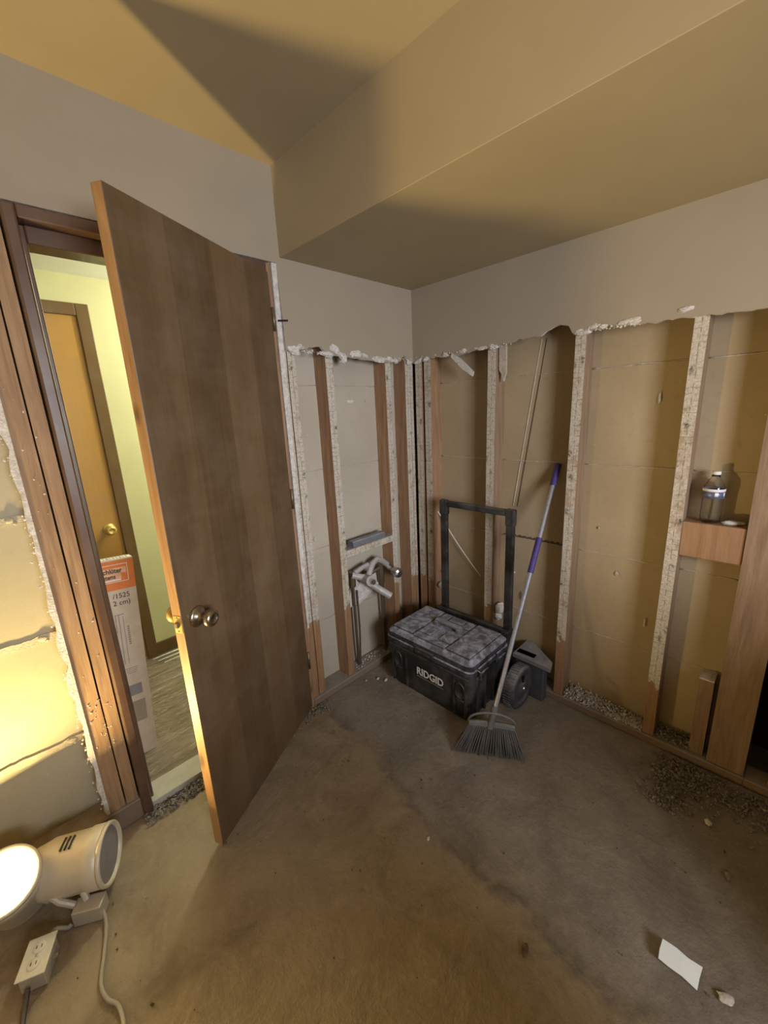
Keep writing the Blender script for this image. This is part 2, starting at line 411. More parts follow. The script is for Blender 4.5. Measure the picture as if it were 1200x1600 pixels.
# ---- studs
def stud(parent, u0, u1, z0=.04, z1=2.05, d0=.016, d1=.105, mats=None, name='stud', lean=0.):
    w = (u1-u0)/2; bm = bmesh.new(); n = 16
    rings = []
    for k in range(n+1):
        z = (z1-z0)*k/n; q = .0012*mnoise.noise(Vector((u0*9, z*2.3, 1)))*2; q += lean*(1-k/n)
        rings.append([bm.verts.new(c) for c in ((-w+q, 0, z), (w+q, 0, z), (w+q, d1-d0, z), (-w+q, d1-d0, z))])
    bm.faces.new(rings[0]); bm.faces.new(rings[-1][::-1])
    for a, b in zip(rings, rings[1:]):
        for k in range(4):
            f = bm.faces.new((a[k], a[(k+1) % 4], b[(k+1) % 4], b[k])); f.material_index = 1 if k == 0 else 0
    long = [e for e in bm.edges if abs(e.verts[0].co.z-e.verts[1].co.z) > .01]
    bmesh.ops.bevel(bm, geom=long, offset=.0018, segments=1, affect='EDGES')
    return fin(name, bm, mats or [WOOD, STUD], parent, loc=((u0+u1)/2, d0, z0))
SB = .012   # depth correction: stud faces sit behind the paint plane
for u0, u1 in ((-.850, -.808), (-.803, -.765), (-.600, -.558), (-.207, -.168), (-.052, -.012), (-.009, .013)):
    stud(wb, u0, u1, z1=2.3)
for u0, u1 in ((.002, .046), (.066, .112), (.466, .511), (.876, .919), (1.274, 1.316)):
    stud(wr, u0, u1, z1=2.3, mats=[POST if u0 > .3 else WOOD, STUD])
stud(wr, 1.503, 1.618, z1=2.3, mats=[POST, POST])                        # wide post
stud(wr, 1.685, 1.725, z1=2.3, d0=.03)
stud(wr, 2.05, 2.09, z1=2.3); stud(wr, 2.45, 2.49, z1=2.3)
for u0, u1 in ((-1.752, -1.703), (-1.698, -1.660), (-2.20, -2.16), (-2.62, -2.58)):
    stud(wb, u0, u1, z1=2.3, mats=[DIRTY, DIRTY])
stub = stud(wr, 1.440, 1.487, z0=0.04, z1=.385, d0=.030, name='stub_post', mats=[POST, POST])
box('post_cap', -.024, .024, -.002, .08, .345, .352, PLAST, stub, .001)
# bottom plates
def plate(parent, u0, u1, d0=.0, d1=.105, h=.038, mat=None): return box('bottom_plate', u0, u1, d0, d1, 0, h, mat or WOOD, parent, .003)
DPLATE = m_dusty('dusty_plate_wood', (.20,.14,.10), (.30,.28,.26), .3, .6, .8, 0, 16, .9)
plate(wb, -.85, .0, .004, .105, .038, DPLATE); plate(wr, .0, 1.62, .010, .105, .036, DPLATE); plate(wr, 1.62, 3.75, .010, .105, .036, DPLATE)
plate(wb, -2.9, -1.655, .004, .105, .085, DPLATE)
# blocking
box('blocking', -.560, -.207, .010, .100, .735, .773, [STUD], wb, .002)
bk = box('blocking', 1.316, 1.503, .022, .105, .884, 1.020, PINE, wr, .002)
# ---- gypsum lath panels: one per bay and row, with squeezed plaster ridges along the joints
ROWS = [(.038, .388), (.392, .796), (.800, 1.203), (1.207, 1.611), (1.615, 2.10)]
def lath_bays(parent, bays, mat, rows=ROWS, d=.105):
    for bi, (u0, u1) in enumerate(bays):
        for ri, (z0, z1) in enumerate(rows):
            q = .0008*((bi*7+ri*5) % 3)
            box('lath_panel', u0-.012, u1+.012, d+q, d+.012+q, z0-.0012, z1+.0012, mat, parent, .001)
            if ri:
                bm = bmesh.new(); pts = []; n = max(3, int((u1-u0)/.02)); rad = []
                for k in range(n+1):
                    u = u0+(u1-u0)*k/n; pts.append((u, d-.0002, z0-.002+.003*mnoise.noise(Vector((u*14, z0, 1)))))
                    rad.append(.0024+.0026*max(-.7, mnoise.noise(Vector((u*40, z0*3, 2)))))
                tube(bm, pts, rad, 6); fin('plaster_ridge', bm, RIDGE, parent, smooth=True)
lath_bays(wb, [(-.765, -.600), (-.558, -.207), (-.168, -.052)], LATH)
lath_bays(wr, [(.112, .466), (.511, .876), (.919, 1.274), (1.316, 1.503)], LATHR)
lath_bays(wb, [(-2.16, -1.752), (-2.58, -2.20), (-2.9, -2.62)], LATHY)
# outer sheets behind the cavities
struct(box('trim_1', -.85, .32, .118, .132, 0, HC+.05, HWALL, None, 0))
struct(box('trim_2', -2.9, -1.655, .118, .132, 0, HC+.05, HWALL, None, 0))
struct(box('trim_3', -1.655, -.85, .106, .132, 2.07, HC+.05, HWALL, None, 0))
SHADEC = m_plain('cavity_shade_board', (.03, .022, .016), .9, 0, .2)  # near-black colour stands in for deep shade inside the open bay
struct(box('trim_4', .30, .32, -3.75, .118, 0, HC, SHADEC, None, 0))
for u0, u1 in ((1.725, 2.05), (2.09, 2.45), (2.49, 3.75)):
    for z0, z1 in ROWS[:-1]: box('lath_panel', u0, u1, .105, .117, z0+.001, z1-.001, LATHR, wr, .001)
# dust and mortar ridge on the plate between two studs, lumps on the lath
def chunks(name, parent, spots, mat, seed):
    for i, (p, s, sq) in enumerate(spots):
        link(name, lump_mesh(name, s, seed+i, mat, 2, sq), parent, p, (0, 0, i*1.3))
def rubble(name, n, fn, s0, s1, mat, seed, parent=None):
    rnd = random.Random(seed); bm = bmesh.new()
    for k in range(n):
        p, sc = fn(rnd); s = rnd.uniform(s0, s1)*sc
        r = bmesh.ops.create_icosphere(bm, subdivisions=1, radius=1.0)
        e = Euler((rnd.uniform(0, 6), rnd.uniform(0, 6), rnd.uniform(0, 6))).to_matrix()
        a, b, c = s*rnd.uniform(.7, 1.5), s*rnd.uniform(.5, 1.1), s*rnd.uniform(.4, .9)
        for v in r['verts']:
            q = v.co*(1+rnd.uniform(-.25, .25)); v.co = e @ Vector((q.x*a, q.y*b, q.z*c)) + Vector(p)
    o = fin(name, bm, mat, parent); o['kind'] = 'stuff'; return o
rubble('plate_rubble', 1500, lambda r: ((lambda u: (u, r.uniform(.02, .10), .036+.050*r.random()*(.35+.65*((r.random()))) * (1.15-1.0*abs(u-.97)/.33)))(r.uniform(.925, 1.27)), 1), .0015, .006, PLAST, 3, wr)
rubble('plate_rubble', 500, lambda r: ((r.uniform(1.32, 1.44), r.uniform(.02, .10), .038+.03*r.random()), 1), .0015, .005, RUBBLE, 4, wr)
rubble('plate_rubble', 60, lambda r: ((r.uniform(-.55, -.22), r.uniform(.02, .09), .04), 1), .002, .006, PLAST, 5, wb)
bm = bmesh.new()
chunks('plaster_lump', wr, [((.15, .045, .415), .024, (1, .7, .9)), ((.545, .05, .385), .030, (1, .6, 1.2)), ((.655, .095, .475), .030, (1, .25, 1)), ((.53, .06, .33), .022, (1, .8, 1)), ((.16, .06, .50), .008, (1, .6, 1)), ((.60, .095, .60), .006, (1,.5,1)), ((1.22, .095, .52), .006, (.6,.5,4)), ((1.09, .1, .72), .006, (1.4,.5,1.6)), ((1.18, .1, 1.48), .008, (.6, .5, 2.6)), ((1.0, .1, .92), .006, (1,.5,1))], PLAST, 10)
chunks('plaster_lump', wb, [((-.389, .104, 1.535), .014, (1.6, .35, .7)), ((-.285, .104, 1.533), .007, (1.3, .4, .8)), ((-.69, .1, .855), .010, (.8, .5, 1.3))], PLAST, 30)
# torn plaster bits hanging along the broken edge
def torn(parent, spots, seed):
    for i, (u, z, sx, sz, tilt) in enumerate(spots):
        me = lump_mesh('torn_plaster', 1.0, seed+i*1.37, PLAST, 3, (sx, .010, sz))
        o = link('torn_plaster', me, parent, (u, .004, z), (0, tilt, 0))
torn(wb, [(-.775, 1.752, .030, .018, .3), (-.745, 1.765, .022, .012, -.2), (-.595, 1.745, .040, .014, .1), (-.555, 1.768, .030, .020, .5), (-.505, 1.742, .028, .015, .3), (-.50, 1.722, .018, .012, 0), (-.42, 1.757, .040, .016, -.1), (-.36, 1.750, .022, .010, .3), (-.255, 1.738, .055, .016, .05), (-.19, 1.742, .030, .014, .2), (-.14, 1.735, .020, .013, .1), (-.03, 1.735, .020, .012, 0)], 50)
torn(wr, [(.035, 1.735, .030, .012, -.3), (.09, 1.742, .024, .011, -.2), (.22, 1.745, .03, .008, .1), (.33, 1.752, .028, .010, -.1), (.44, 1.752, .040, .010, 0), (.50, 1.75, .026, .012, .2), (.905, 1.752, .032, .012, .1), (.945, 1.765, .028, .010, -.2), (.985, 1.762, .020, .009, 0), (1.075, 1.765, .042, .011, 0), (1.09, 1.758, .026, .009, 0), (1.245, 1.772, .026, .011, 0)], 80)
rubble('torn_edge_crumbs', 150, lambda r: ((lambda u: (u, r.uniform(-.006, .014), 1.742+.012*r.random()))(r.uniform(-.81, -.0)), 1), .002, .007, PLAST, 6, wb)
rubble('torn_edge_crumbs', 170, lambda r: ((lambda u: (u, r.uniform(-.004, .014), 1.748+.012*r.random()))(r.choice((r.uniform(0, .6), r.uniform(.88, 1.12)))), 1), .0015, .006, PLAST, 8, wr)
# the long shard that hangs across the bay, paper torn off above
bm = bmesh.new(); prism(bm, [(-.006, .085), (.012, .092), (.020, .03), (.016, -.075), (-.004, -.082), (-.012, -.01)], 0, .010)
fin('hanging_shard', bm, PLAST, wr, loc=(.335, -.012, 1.682), rot=(0, -R(50), 0))
# splintered lath wood under the tear at the second stud
bm = bmesh.new(); prism(bm, [(-.018, .07), (.018, .07), (.020, -.07), (.008, -.11), (-.004, -.075), (-.016, -.055)], 0, .012)
fin('paper_flap', bm, RIDGE, wr, loc=(.535, .03, 1.70))
# crack and cord-like strip on the lath
bm = bmesh.new(); tube(bm, [(.715-.115*k/14+.004*mnoise.noise(Vector((k, 2, 2))), .1035, 1.765-.80*k/14) for k in range(15)], .0013, 6); fin('crack_wire', bm, SLOT, wr)
bm = bmesh.new(); tube(bm, [(.690-.115*k/14, .1062, 1.765-.80*k/14) for k in range(15)], .0035, 6); fin('tape_strip', bm, RIDGE, wr)
bm = bmesh.new()
for k in range(12): bx(bm, .56+.028*k, .572+.028*k, .1, .106, .806, .812)
bx(bm, .53, .87, .102, .1065, .800, .806)
fin('nail_row', bm, CRUMB, wr)
# strap curling out of the corner stud
bm = bmesh.new()
pts = [(.07+.345*t, .060+.015*math.sin(t*3), .935-.40*t-.035*math.sin(t*math.pi)) for t in [k/12 for k in range(13)]]
tube(bm, pts, [.0028]*8+[.0025, .002, .0018, .0014, .001], 6); tag(fin('thin_white_strap', bm, WHITEP), 'thin white plastic strap curling across the bay behind the cart handle', 'strap')
bpy.data.objects['thin_white_strap'].rotation_euler = (0, 0, -math.pi/2)

# plain walls out of the picture, with the window the daylight comes through
struct(box('wall_left', -2.95, -2.9, -3.75, 1.3, 0, HC+.05, PAINT, None, 0))
wf = bmesh.new()
for a in ((-2.9, -2.2, 0, HC), (-1.25, .32, 0, HC), (-2.2, -1.25, 0, .98), (-2.2, -1.25, 2.02, HC)): bx(wf, a[0], a[1], -3.75, -3.65, a[2], a[3])
struct(fin('wall_front', wf, PAINT))
wn = bmesh.new()
for a in ((-2.2, -2.16, .98, 2.02), (-1.29, -1.25, .98, 2.02), (-2.16, -1.29, .98, 1.02), (-2.16, -1.29, 1.98, 2.02)): bx(wn, a[0], a[1], -3.76, -3.64, a[2], a[3], .002)
struct(fin('window_1', wn, HTRIM))

# ---- doorway frame
jb = bmesh.new(); bx(jb, -1.655, -1.622, -.006, .125, 0, 2.072, .006, 2); bx(jb, -1.622, -1.606, .040, .125, 0, 2.035, .004, 2)
j1 = struct(fin('door_frame', jb, JAMB))
jb = bmesh.new(); bx(jb, -.872, -.853, .0, .125, .0, 2.072, .003, 1); bx(jb, -.884, -.872, .045, .125, 0, 2.035, .003, 1)
fin('side_jamb', jb, [WOOD], j1)
jb = bmesh.new(); bx(jb, -1.622, -.872, -.004, .125, 2.037, 2.072, .004, 2); bx(jb, -1.606, -.872, .040, .125, 1.990, 2.037, .004, 2)
fin('head_jamb', jb, JAMB, j1)
# white plaster edge left on the hinge-side trimmer
bm = bmesh.new(); side = prism(bm, [(-.845, 2.076), (-.846, 1.9), (-.849, 1.6), (-.846, 1.2), (-.850, .8), (-.846, .45), (-.838, .45), (-.829, .8), (-.826, 1.3), (-.824, 1.75), (-.822, 2.076)], .002, .016)
fin('plaster_strip', bm, PLAST, j1)
bm = bmesh.new(); tube(bm, [(-.842, -.004, 1.86), (-.800, -.010, 1.864)], .004, 6); fin('bent_nail', bm, SLOT, j1)
# plaster torn along the trimmers left of the doorway
for z in (.390, .798, 1.205, 1.613):
    up_, lo_ = [], []
    for k in range(34):
        u = -2.155+.398*k/33
        up_.append((u, z+.012+.006*mnoise.noise(Vector((u*22, z, 1)))+.003*mnoise.noise(Vector((u*80, z, 1)))))
        lo_.append((u, z-.014+.006*mnoise.noise(Vector((u*22, z, 7)))+.003*mnoise.noise(Vector((u*80, z, 9)))))
    bm = bmesh.new(); prism(bm, lo_+up_[::-1], .0995, .106); fin('joint_band', bm, BANDM, wb)
    chunks('plaster_lump', wb, [((-1.80, .098, z+.002), .011, (1.2, .5, .8)), ((-1.79, .097, z-.008), .008, (1, .6, .9))], BANDM, 60+int(z*10))
def torn_strip():
    bm = bmesh.new(); L = []
    for k in range(90):
        z = .09+1.98*k/89
        L.append((-1.762-.013*abs(mnoise.noise(Vector((z*7, 3, 1))))*2-.006*mnoise.noise(Vector((z*30, 1, 1))), z))
    poly = [(-1.752, .09)]+L+[(-1.752, 2.07)]
    prism(bm, poly, .010, .030); return fin('torn_plaster_edge', bm, [PLAST], wb)
torn_strip()
rubble('edge_crumbs', 260, lambda r: ((lambda z: (-1.757-.022*r.random()**2, r.uniform(.018, .032), z))(r.uniform(.1, 1.9)), 1), .0015, .005, PLAST, 12, wb)
rubble('trimmer_crumbs', 60, lambda r: ((r.uniform(-1.745, -1.665), .016, r.choice((r.uniform(.35, .55), r.uniform(.3, 1.7)))), 1), .001, .004, PLAST, 13, wb)

# ---- the open bathroom door (hinged at the right jamb)
d1 = struct(empty('door_1', (-.868, -.004, .018), (0, 0, R(28.8))))
d1['kind'] = 'structure'
DW, DT, DH = .716, .035, 2.018
# local x from hinge toward -x : leaf spans x in [-DW, 0]; room face is y<0 side (y = 0), far face y = +DT
bm = bmesh.new(); fs = bx(bm, -DW, 0, 0, DT, 0, DH, .0015, 1)
bm.faces.ensure_lookup_table()
for f in bm.faces:
    if abs(f.normal.x) > .9 or abs(f.normal.z) > .9: f.material_index = 1
leaf = fin('door_leaf', bm, [DOORM, DEDGE], d1)
def knob(parent, x, z, side, y):
    bm = bmesh.new()
    prof = [(0, 0), (.033, 0), (.034, .004), (.029, .009), (.016, .012), (.0125, .020), (.012, .030), (.018, .036), (.026, .043), (.0285, .052), (.026, .061), (.018, .066), (.014, .066), (.0125, .063), (0, .063)]
    if side < 0: lathe(bm, prof, 28, '-y')
    else: lathe(bm, [(r, -h) for r, h in prof], 28, '-y')
    return fin('door_knob', bm, BRASS, parent, loc=(x, y, z))
KN = m_plain('worn_nickel_knob', (.50, .44, .36), .25, 1., .12, 60, .05)
k = knob(d1, -DW+.060, .862, -1, 0); k.data.materials[0] = KN; k['label'] = 'worn nickel door knob'
knob(d1, -DW+.060, .862, 1, DT)
lp = box('latch_plate', -DW-.0015, -DW+.001, .004, .031, .835, .892, BRASS, d1, .0006)
bm = bmesh.new(); side = prism(bm, [(-.010, .0), (0, 0), (0, .001)], 0, .001); bm.free()
bm = bmesh.new(); bx(bm, -DW-.010, -DW, .011, .024, .855, .873, .002); fin('latch_bolt', bm, DARKBRASS, lp)
for zz in (.841, .886):
    bm = bmesh.new(); lathe(bm, [(0, .0025), (.003, .002), (.0035, 0)], 10, '-x', (-DW, .0175, zz)); fin('screw', bm, DARKBRASS, lp)
for zz in (.22, 1.05, 1.80):
    bm = bmesh.new(); lathe(bm, [(0, 0), (.006, 0), (.006, .09), (0, .09)], 12, 'z', (.003, -.004, zz)); fin('hinge', bm, DARKBRASS, d1)

# ---- hallway
struct(box('hall_floor', -3.1, 1.2, .10, 1.45, -.05, -.001, HFLOOR, None, 0))
sill = box('doorway_sill', -1.620, -.872, .012, .118, .0, .030, SILLM, None, .003, 2); struct(sill)
HY = 1.185
struct(box('hall_wall', -3.1, 1.2, HY, HY+.05, 0, 2.27, HWALL, None, 0))
struct(box('hall_wall_left', -3.15, -3.1, .1, 1.3, 0, 2.27, HWALL, None, 0)); struct(box('hall_wall_right', 1.2, 1.25, .1, 1.3, 0, 2.27, HWALL, None, 0))
struct(box('hall_ceiling', -3.1, 1.2, .13, 1.3, 2.235, 2.29, HCEIL, None, 0))
struct(box('trim_5', -1.255, 1.2, HY-.014, HY, 0, .085, HTRIM, None, .003, 2))
tr = bmesh.new()
bx(tr, -1.315, -1.255, HY-.020, HY, 0, 2.095, .004, 2); bx(tr, -2.16, -1.315, HY-.020, HY, 2.035, 2.095, .004, 2); bx(tr, -2.16, -2.10, HY-.02, HY, 0, 2.035, .004, 2)
struct(fin('trim_6', tr, HTRIM))
d2 = struct(box('door_2', -2.10, -1.315, HY-.006, HY+.03, .012, 2.035, HALLDOOR, None, .001))
kk = knob(d2, -1.372, .885, -1, HY-.006)
bm = bmesh.new()
for q in range(3): bx(bm, -1.30+.02*q, .6, HY-.050-.045*q, HY-.040-.045*q, 0, .006-.001*q, .002)
tp = fin('floor_steel_strip', bm, STEEL); struct(tp)  # three thin steel strips on the floor along the hall wall
# hall ceiling lamp
hl = empty('ceiling_lamp', (-.35, .64, 2.20)); tag(hl, 'round flush ceiling lamp of the hallway, out of sight', 'lamp')
bm = bmesh.new(); lathe(bm, [(0, .035), (.17, .035), (.17, .015), (.155, .012)], 28); fin('lamp_base', bm, WHITEP, hl)

# unseen low partition, added to shade the near floor; its gap lights the card
struct(box('added_shade_partition', -1.00, .0, -2.35, -2.24, 0, .98, PAINT, None, .004)); struct(box('added_shade_partition', -2.9, -1.22, -2.35, -2.24, 0, .98, PAINT, None, .004))

# rubble in the doorway gap and along the right wall
def gap(r):
    return (r.uniform(-1.66, -1.2), r.uniform(-.055, .010), .002+.006*r.random()), 1
tag(rubble('doorway_rubble', 800, gap, .002, .008, RUBBLE, 21), 'grey mortar rubble in the gap in front of the doorway sill', 'rubble')
def pile(r):
    t = r.random(); w = r.gauss(0, .045)
    if t < .6: x, y = -.09+r.gauss(0, .055), -1.37-.40*r.random()
    else: x, y = -.30+.28*r.random(), -1.36-.10*r.random()+r.gauss(0, .03)
    if x > -.01: x = -.01-.02*r.random()
    return (x, y, .001+.010*r.random()), 1
tag(rubble('mortar_pile', 1900, pile, .0015, .006, RUBBLE, 22), 'dark scattered mortar crumbs heaped on the floor along the right wall', 'rubble')
def corner(r): return (-.86+r.gauss(0, .035), -.03+r.gauss(0, .025), .002+.004*r.random()), 1
tag(rubble('corner_crumbs', 70, corner, .002, .007, RUBBLE, 23), 'small crumbs on the floor at the foot of the hinge jamb', 'rubble')
def scat(r):
    x, y = r.uniform(-2.0, -.2), r.uniform(-1.75, -.2)
    if x > -.48 and y > -.85: x -= .6
    return (x, y, .001), r.choice((.5, .7, 1, 1.3))
tag(rubble('scattered_grit', 170, scat, .0015, .0038, CRUMB, 24), 'fine dark grit scattered over the dusty subfloor', 'grit')
# single crumbs one can point at
def crumb(x, y, s, label, mat=RUBBLE, sq=(1.2, .8, .6), rz=.4):
    o = link('plaster_crumb', lump_mesh('plaster_crumb', s, x*5+y, mat, 2, sq), None, (x, y, s*.35), (0, 0, rz)); tag(o, label, 'debris', 'loose crumbs on the floor'); return o
crumb(-.975, -.855, .006, 'small pale crumb in the middle of the floor in front of the broom', PLAST)
crumb(-1.03, -1.245, .012, 'oval brown lump on the floor at the lower middle', CRUMB, (1.3, .8, .4))
crumb(-.255, -1.55, .012, 'white crumb at the edge of the mortar pile', PLAST)
crumb(-.775, -1.655, .012, 'pale flat stone beside the white card at lower right', PLAST, (1, 1.4, .4))
crumb(-.42, -1.62, .010, 'beige stone chip on dark floor at right', RUBBLE, (1.6, .8, .5), .2)
crumb(-.475, -.085, .009, 'shiny white chip beside the left end of the tool box', PLAST)
crumb(-.455, -.128, .010, 'second white chip against the left end of the tool box', PLAST)
crumb(-.53, -.045, .006, 'third chip on the floor nearest the valve pipes', PLAST)

# ================================================================= THINGS
# ---- rolling tool box (local x = world -y, local y = world +x)
TW, TD, TH = .530, .335, .338
tb = empty('rolling_tool_box', (-.428, -.138, 0), (0, 0, -R(90)))
tag(tb, 'black dust-covered rolling tool box with raised black pull handle, in the stud corner', 'tool box')
def body():
    bm = bmesh.new(); n = 8; H = TH-.075
    segs = [(.0, .022, .018), (.03, .010, .012), (.09, .004, .006), (H-.05, .0, .0), (H-.012, .0, .0), (H-.008, -.006, -.006), (H, -.006, -.006)]
    rings = []
    for z, ix, iy in segs:
        x0, x1, y0, y1 = ix, TW-ix, iy, TD-iy; r = .028; ring = []
        for cx, cy, a0 in ((x1-r, y0+r, -90), (x1-r, y1-r, 0), (x0+r, y1-r, 90), (x0+r, y0+r, 180)):
            for k in range(5):
                a = R(a0+90*k/4); ring.append(bm.verts.new((cx+r*math.cos(a), cy+r*math.sin(a), z)))
        rings.append(ring)
    bm.faces.new(rings[0][::-1]); bm.faces.new(rings[-1])
    for A, B in zip(rings, rings[1:]):
        m = len(A)
        for k in range(m): bm.faces.new((A[k], A[(k+1) % m], B[(k+1) % m], B[k]))
    # proud ribs and framed recess surrounds on the front
    for x in (.025, .120, .430, .495): bx(bm, x, x+.014, -.004, .02, .02, H-.03, .004, 2)
    for x in (.038, .440):
        bx(bm, x+.008, x+.056, -.0065, .01, .105, .120, .004, 2)
    bx(bm, .01, TW-.01, -.006, .02, H-.030, H-.018, .003, 2)
    # side ribs
    for y in (.05, .12, .2, .27): bx(bm, TW-.02, TW+.004, y, y+.016, .02, H-.03, .004, 2)
    return fin('box_body', bm, BLACKP, tb)
bd = body()
for x in (.040, .442):          # hand recesses as dark inset cups
    bm = bmesh.new(); lathe(bm, [(.030, -.002), (.031, .004), (.026, .006), (.024, .002), (.0, .001)], 24, '-y')
    o = fin('hand_recess', bm, BLACKP, bd, loc=(x+.03, -.002, .165)); o.scale = (1, 1, 1.5)
def lid():
    z0 = TH-.075; bm = bmesh.new(); o = .012
    rings = []
    for z, i, r in ((z0, -o, .034), (z0+.022, -o, .034), (z0+.026, -o+.006, .032), (z0+.052, -o+.006, .032), (z0+.066, .008, .03), (z0+.072, .020, .026)):
        x0, x1, y0, y1 = i, TW-i, i, TD-i; ring = []
        for cx, cy, a0 in ((x1-r, y0+r, -90), (x1-r, y1-r, 0), (x0+r, y1-r, 90), (x0+r, y0+r, 180)):
            for k in range(5):
                a = R(a0+90*k/4); ring.append(bm.verts.new((cx+r*math.cos(a), cy+r*math.sin(a), z)))
        rings.append(ring)
    bm.faces.new(rings[0][::-1]); bm.faces.new(rings[-1])
    for A, B in zip(rings, rings[1:]):
        m = len(A)
        for k in range(m): bm.faces.new((A[k], A[(k+1) % m], B[(k+1) % m], B[k]))
    return fin('lid', bm, LIDP, tb)
ld = lid(); zt = TH-.003
for x0, x1 in ((.020, .155), (.375, .510)):
    for y0, y1 in ((.022, .313),):
        box('lid_pad', x0, x1, y0, y1, zt-.004, zt+.009, LIDP, ld, .005, 2)
for x0, x1, y0, y1 in ((.165, .365, .018, .060), (.165, .240, .068, .150), (.290, .365, .068, .150), (.220, .310, .255, .300), (.165, .215, .235, .310), (.315, .365, .235, .310)):
    box('lid_panel', x0, x1, y0, y1, zt-.004, zt+.006, LIDP, ld, .004, 2)
bm = bmesh.new()
bx(bm, .183, .347, .176, .208, zt+.016, zt+.036, .008, 3); bx(bm, .183, .207, .172, .212, zt-.004, zt+.026, .005, 2); bx(bm, .323, .347, .172, .212, zt-.004, zt+.026, .005, 2)
ch = fin('carry_handle', bm, GREYTOOL, ld); ch['label'] = 'grey carry handle on the lid'
bm = bmesh.new(); bx(bm, .205, .325, -.020, -.008, TH-.070, TH-.035, .005, 2); bx(bm, .225, .305, -.024, -.016, TH-.060, TH-.052, .003, 1)
fin('front_latch', bm, BLACKP, ld)
for y0 in (.045, .205):
    bm = bmesh.new(); bx(bm, TW+.008, TW+.020, y0, y0+.085, TH-.092, TH-.040, .005, 2); bx(bm, TW+.018, TW+.026, y0+.01, y0+.075, TH-.080, TH-.066, .003, 1)
    fin('side_latch', bm, LIDP, ld)
bm = bmesh.new(); tube(bm, [(TW+.016, .035, TH-.045), (TW+.034, .035, TH-.05), (TW+.036, .035, TH-.085), (TW+.018, .035, TH-.092)], .003, 8); fin('wire_loop', bm, STEEL, ld)
# telescoping handle, behind the lid
bm = bmesh.new(); HX0, HX1, HYY = .112, .512, .372
for x in (HX0, HX1): bx(bm, x-.021, x+.021, HYY-.012, HYY+.012, .05, .970, .005, 2)
bx(bm, HX0-.020, HX1+.020, HYY-.014, HYY+.014, .952, .986, .008, 3)
for x in (HX0, HX1): bx(bm, x-.025, x+.025, HYY-.017, HYY+.017, .905, .990, .008, 2)
fin('pull_handle', bm, BLACKP, tb)
bm = bmesh.new(); bx(bm, .08, .53, .348, .395, .24, .335, .008, 2); bx(bm, .09, .52, .338, .352, .335, .350, .004, 2)
for x in (.07, .49): bx(bm, x, x+.045, .335, .40, .02, .345, .006, 2)
fin('handle_housing', bm, BLACKP, tb)
# wheels
def wheel(x, name='wheel'):
    w = bmesh.new(); r = .108
    lathe(w, [(0, .010), (.020, .014), (.030, .012), (.036, .004), (.072, .002), (.078, .008), (.090, .010), (r-.006, .008), (r, .0), (r, -.044), (r-.006, -.052), (.07, -.050), (0, -.050)], 48, 'x')
    o = fin(name, w, RUBBER, tb, loc=(x, .283, r+.002))
    t = bmesh.new()
    for k in range(44):
        a = 2*math.pi*k/44; m = Matrix.Rotation(a, 4, 'X')
        fs = bx(t, -.043, -.003, -.0025, .0025, r-.002, r+.0035)
        bmesh.ops.transform(t, matrix=m, verts=list({v for f in fs for v in f.verts}))
    fin('tread', t, RUBBER, o)
    h = bmesh.new(); lathe(h, [(0, .020), (.010, .019), (.012, .012)], 16, 'x'); fin('axle_cap', h, STEEL, o)
    s = bmesh.new()
    for k in range(5):
        fs = bx(s, .002, .010, -.006, .006, .030, .076, .002); bmesh.ops.transform(s, matrix=Matrix.Rotation(2*math.pi*k/5, 4, 'X'), verts=list({v for f in s.faces for v in f.verts})) if k == 0 else None
    fin('spoke', s, RUBBER, o)
    return o
w1 = wheel(.652-.008); w2 = wheel(-.028)
bm = bmesh.new(); tube(bm, [(-.05, .283, .11), (.63, .283, .11)], .008, 10); fin('axle', bm, STEEL, tb)
# lettering on the front
text_part('lettering', 'RIDGID', .058, WHITEP, bd, (.203, -.0045, .138), (math.pi/2, 0, 0), .0006, .0012, .90)
bm = bmesh.new(); x = .206
rr = random.Random(2)
while x < .372:
    wd = rr.uniform(.003, .008); bx(bm, x, x+wd, -.0052, -.0040, .124, .1285); x += wd+.0022
fin('small_print', bm, INKG, bd)

# ---- grey bin with slab-like lid right of the wheel
gb = empty('grey_storage_bin', (-.075, -.60, 0)); tag(gb, 'dark blue-grey bin under a dusty grey board, behind the tool box wheel', 'bin')
bm = bmesh.new()
bx(bm, .027, .076, -.248, -.09, 0, .226, .006, 2); fin('bin_body', bm, GREYBOX, gb)
bm = bmesh.new(); prism(bm, [(-.005, -.09), (-.012, -.292), (.046, -.276), (.155, -.13), (.155, -.09)], 0, .020)
o = fin('lid_board', bm, GREYTOOL, gb); o.rotation_euler = (-math.pi/2, 0, 0); o.location = (.012, 0, .226)

# ---- broom
br = empty('push_broom', (-.51, -.815, 0)); br.name = 'broom'
tag(br, 'long-handled broom with grey bristles and purple grip leaning against the right wall', 'broom')
base = Vector((-.51, -.815, 0)); tip = Vector((.088, -.805, 1.195)); neck = Vector((-.478, -.812, .150))
ax = (tip-neck).normalized(); L = (tip-neck).length
def stick(a, b, r, name, mat):
    bm = bmesh.new(); tube(bm, [neck-base+ax*L*a, neck-base+ax*L*b], r, 14); return fin(name, bm, mat, br, smooth=False)
stick(-.02, 1.0, .0105, 'handle', ALU)
g1 = stick(.560, .700, .0135, 'grip', PURPLE); g1['label'] = 'purple middle grip'
g2 = stick(.915, 1.004, .0140, 'end_cap', PURPLE); g2['label'] = 'dark purple hanging end cap'
stick(-.03, .05, .015, 'socket', BROOMH)
wdir = Vector((.53, -.85, 0)).normalized(); ndir = Vector((.85, .53, 0))
bm = bmesh.new(); pts = []
hc = Vector((.030, .003, .128))
for k in range(13):
    t = -1+2*k/12; pts.append(hc+wdir*t*.095+Vector((0, 0, -.006*t*t)))
tube(bm, pts, .016, 8)
fin('head', bm, BROOMH, br)
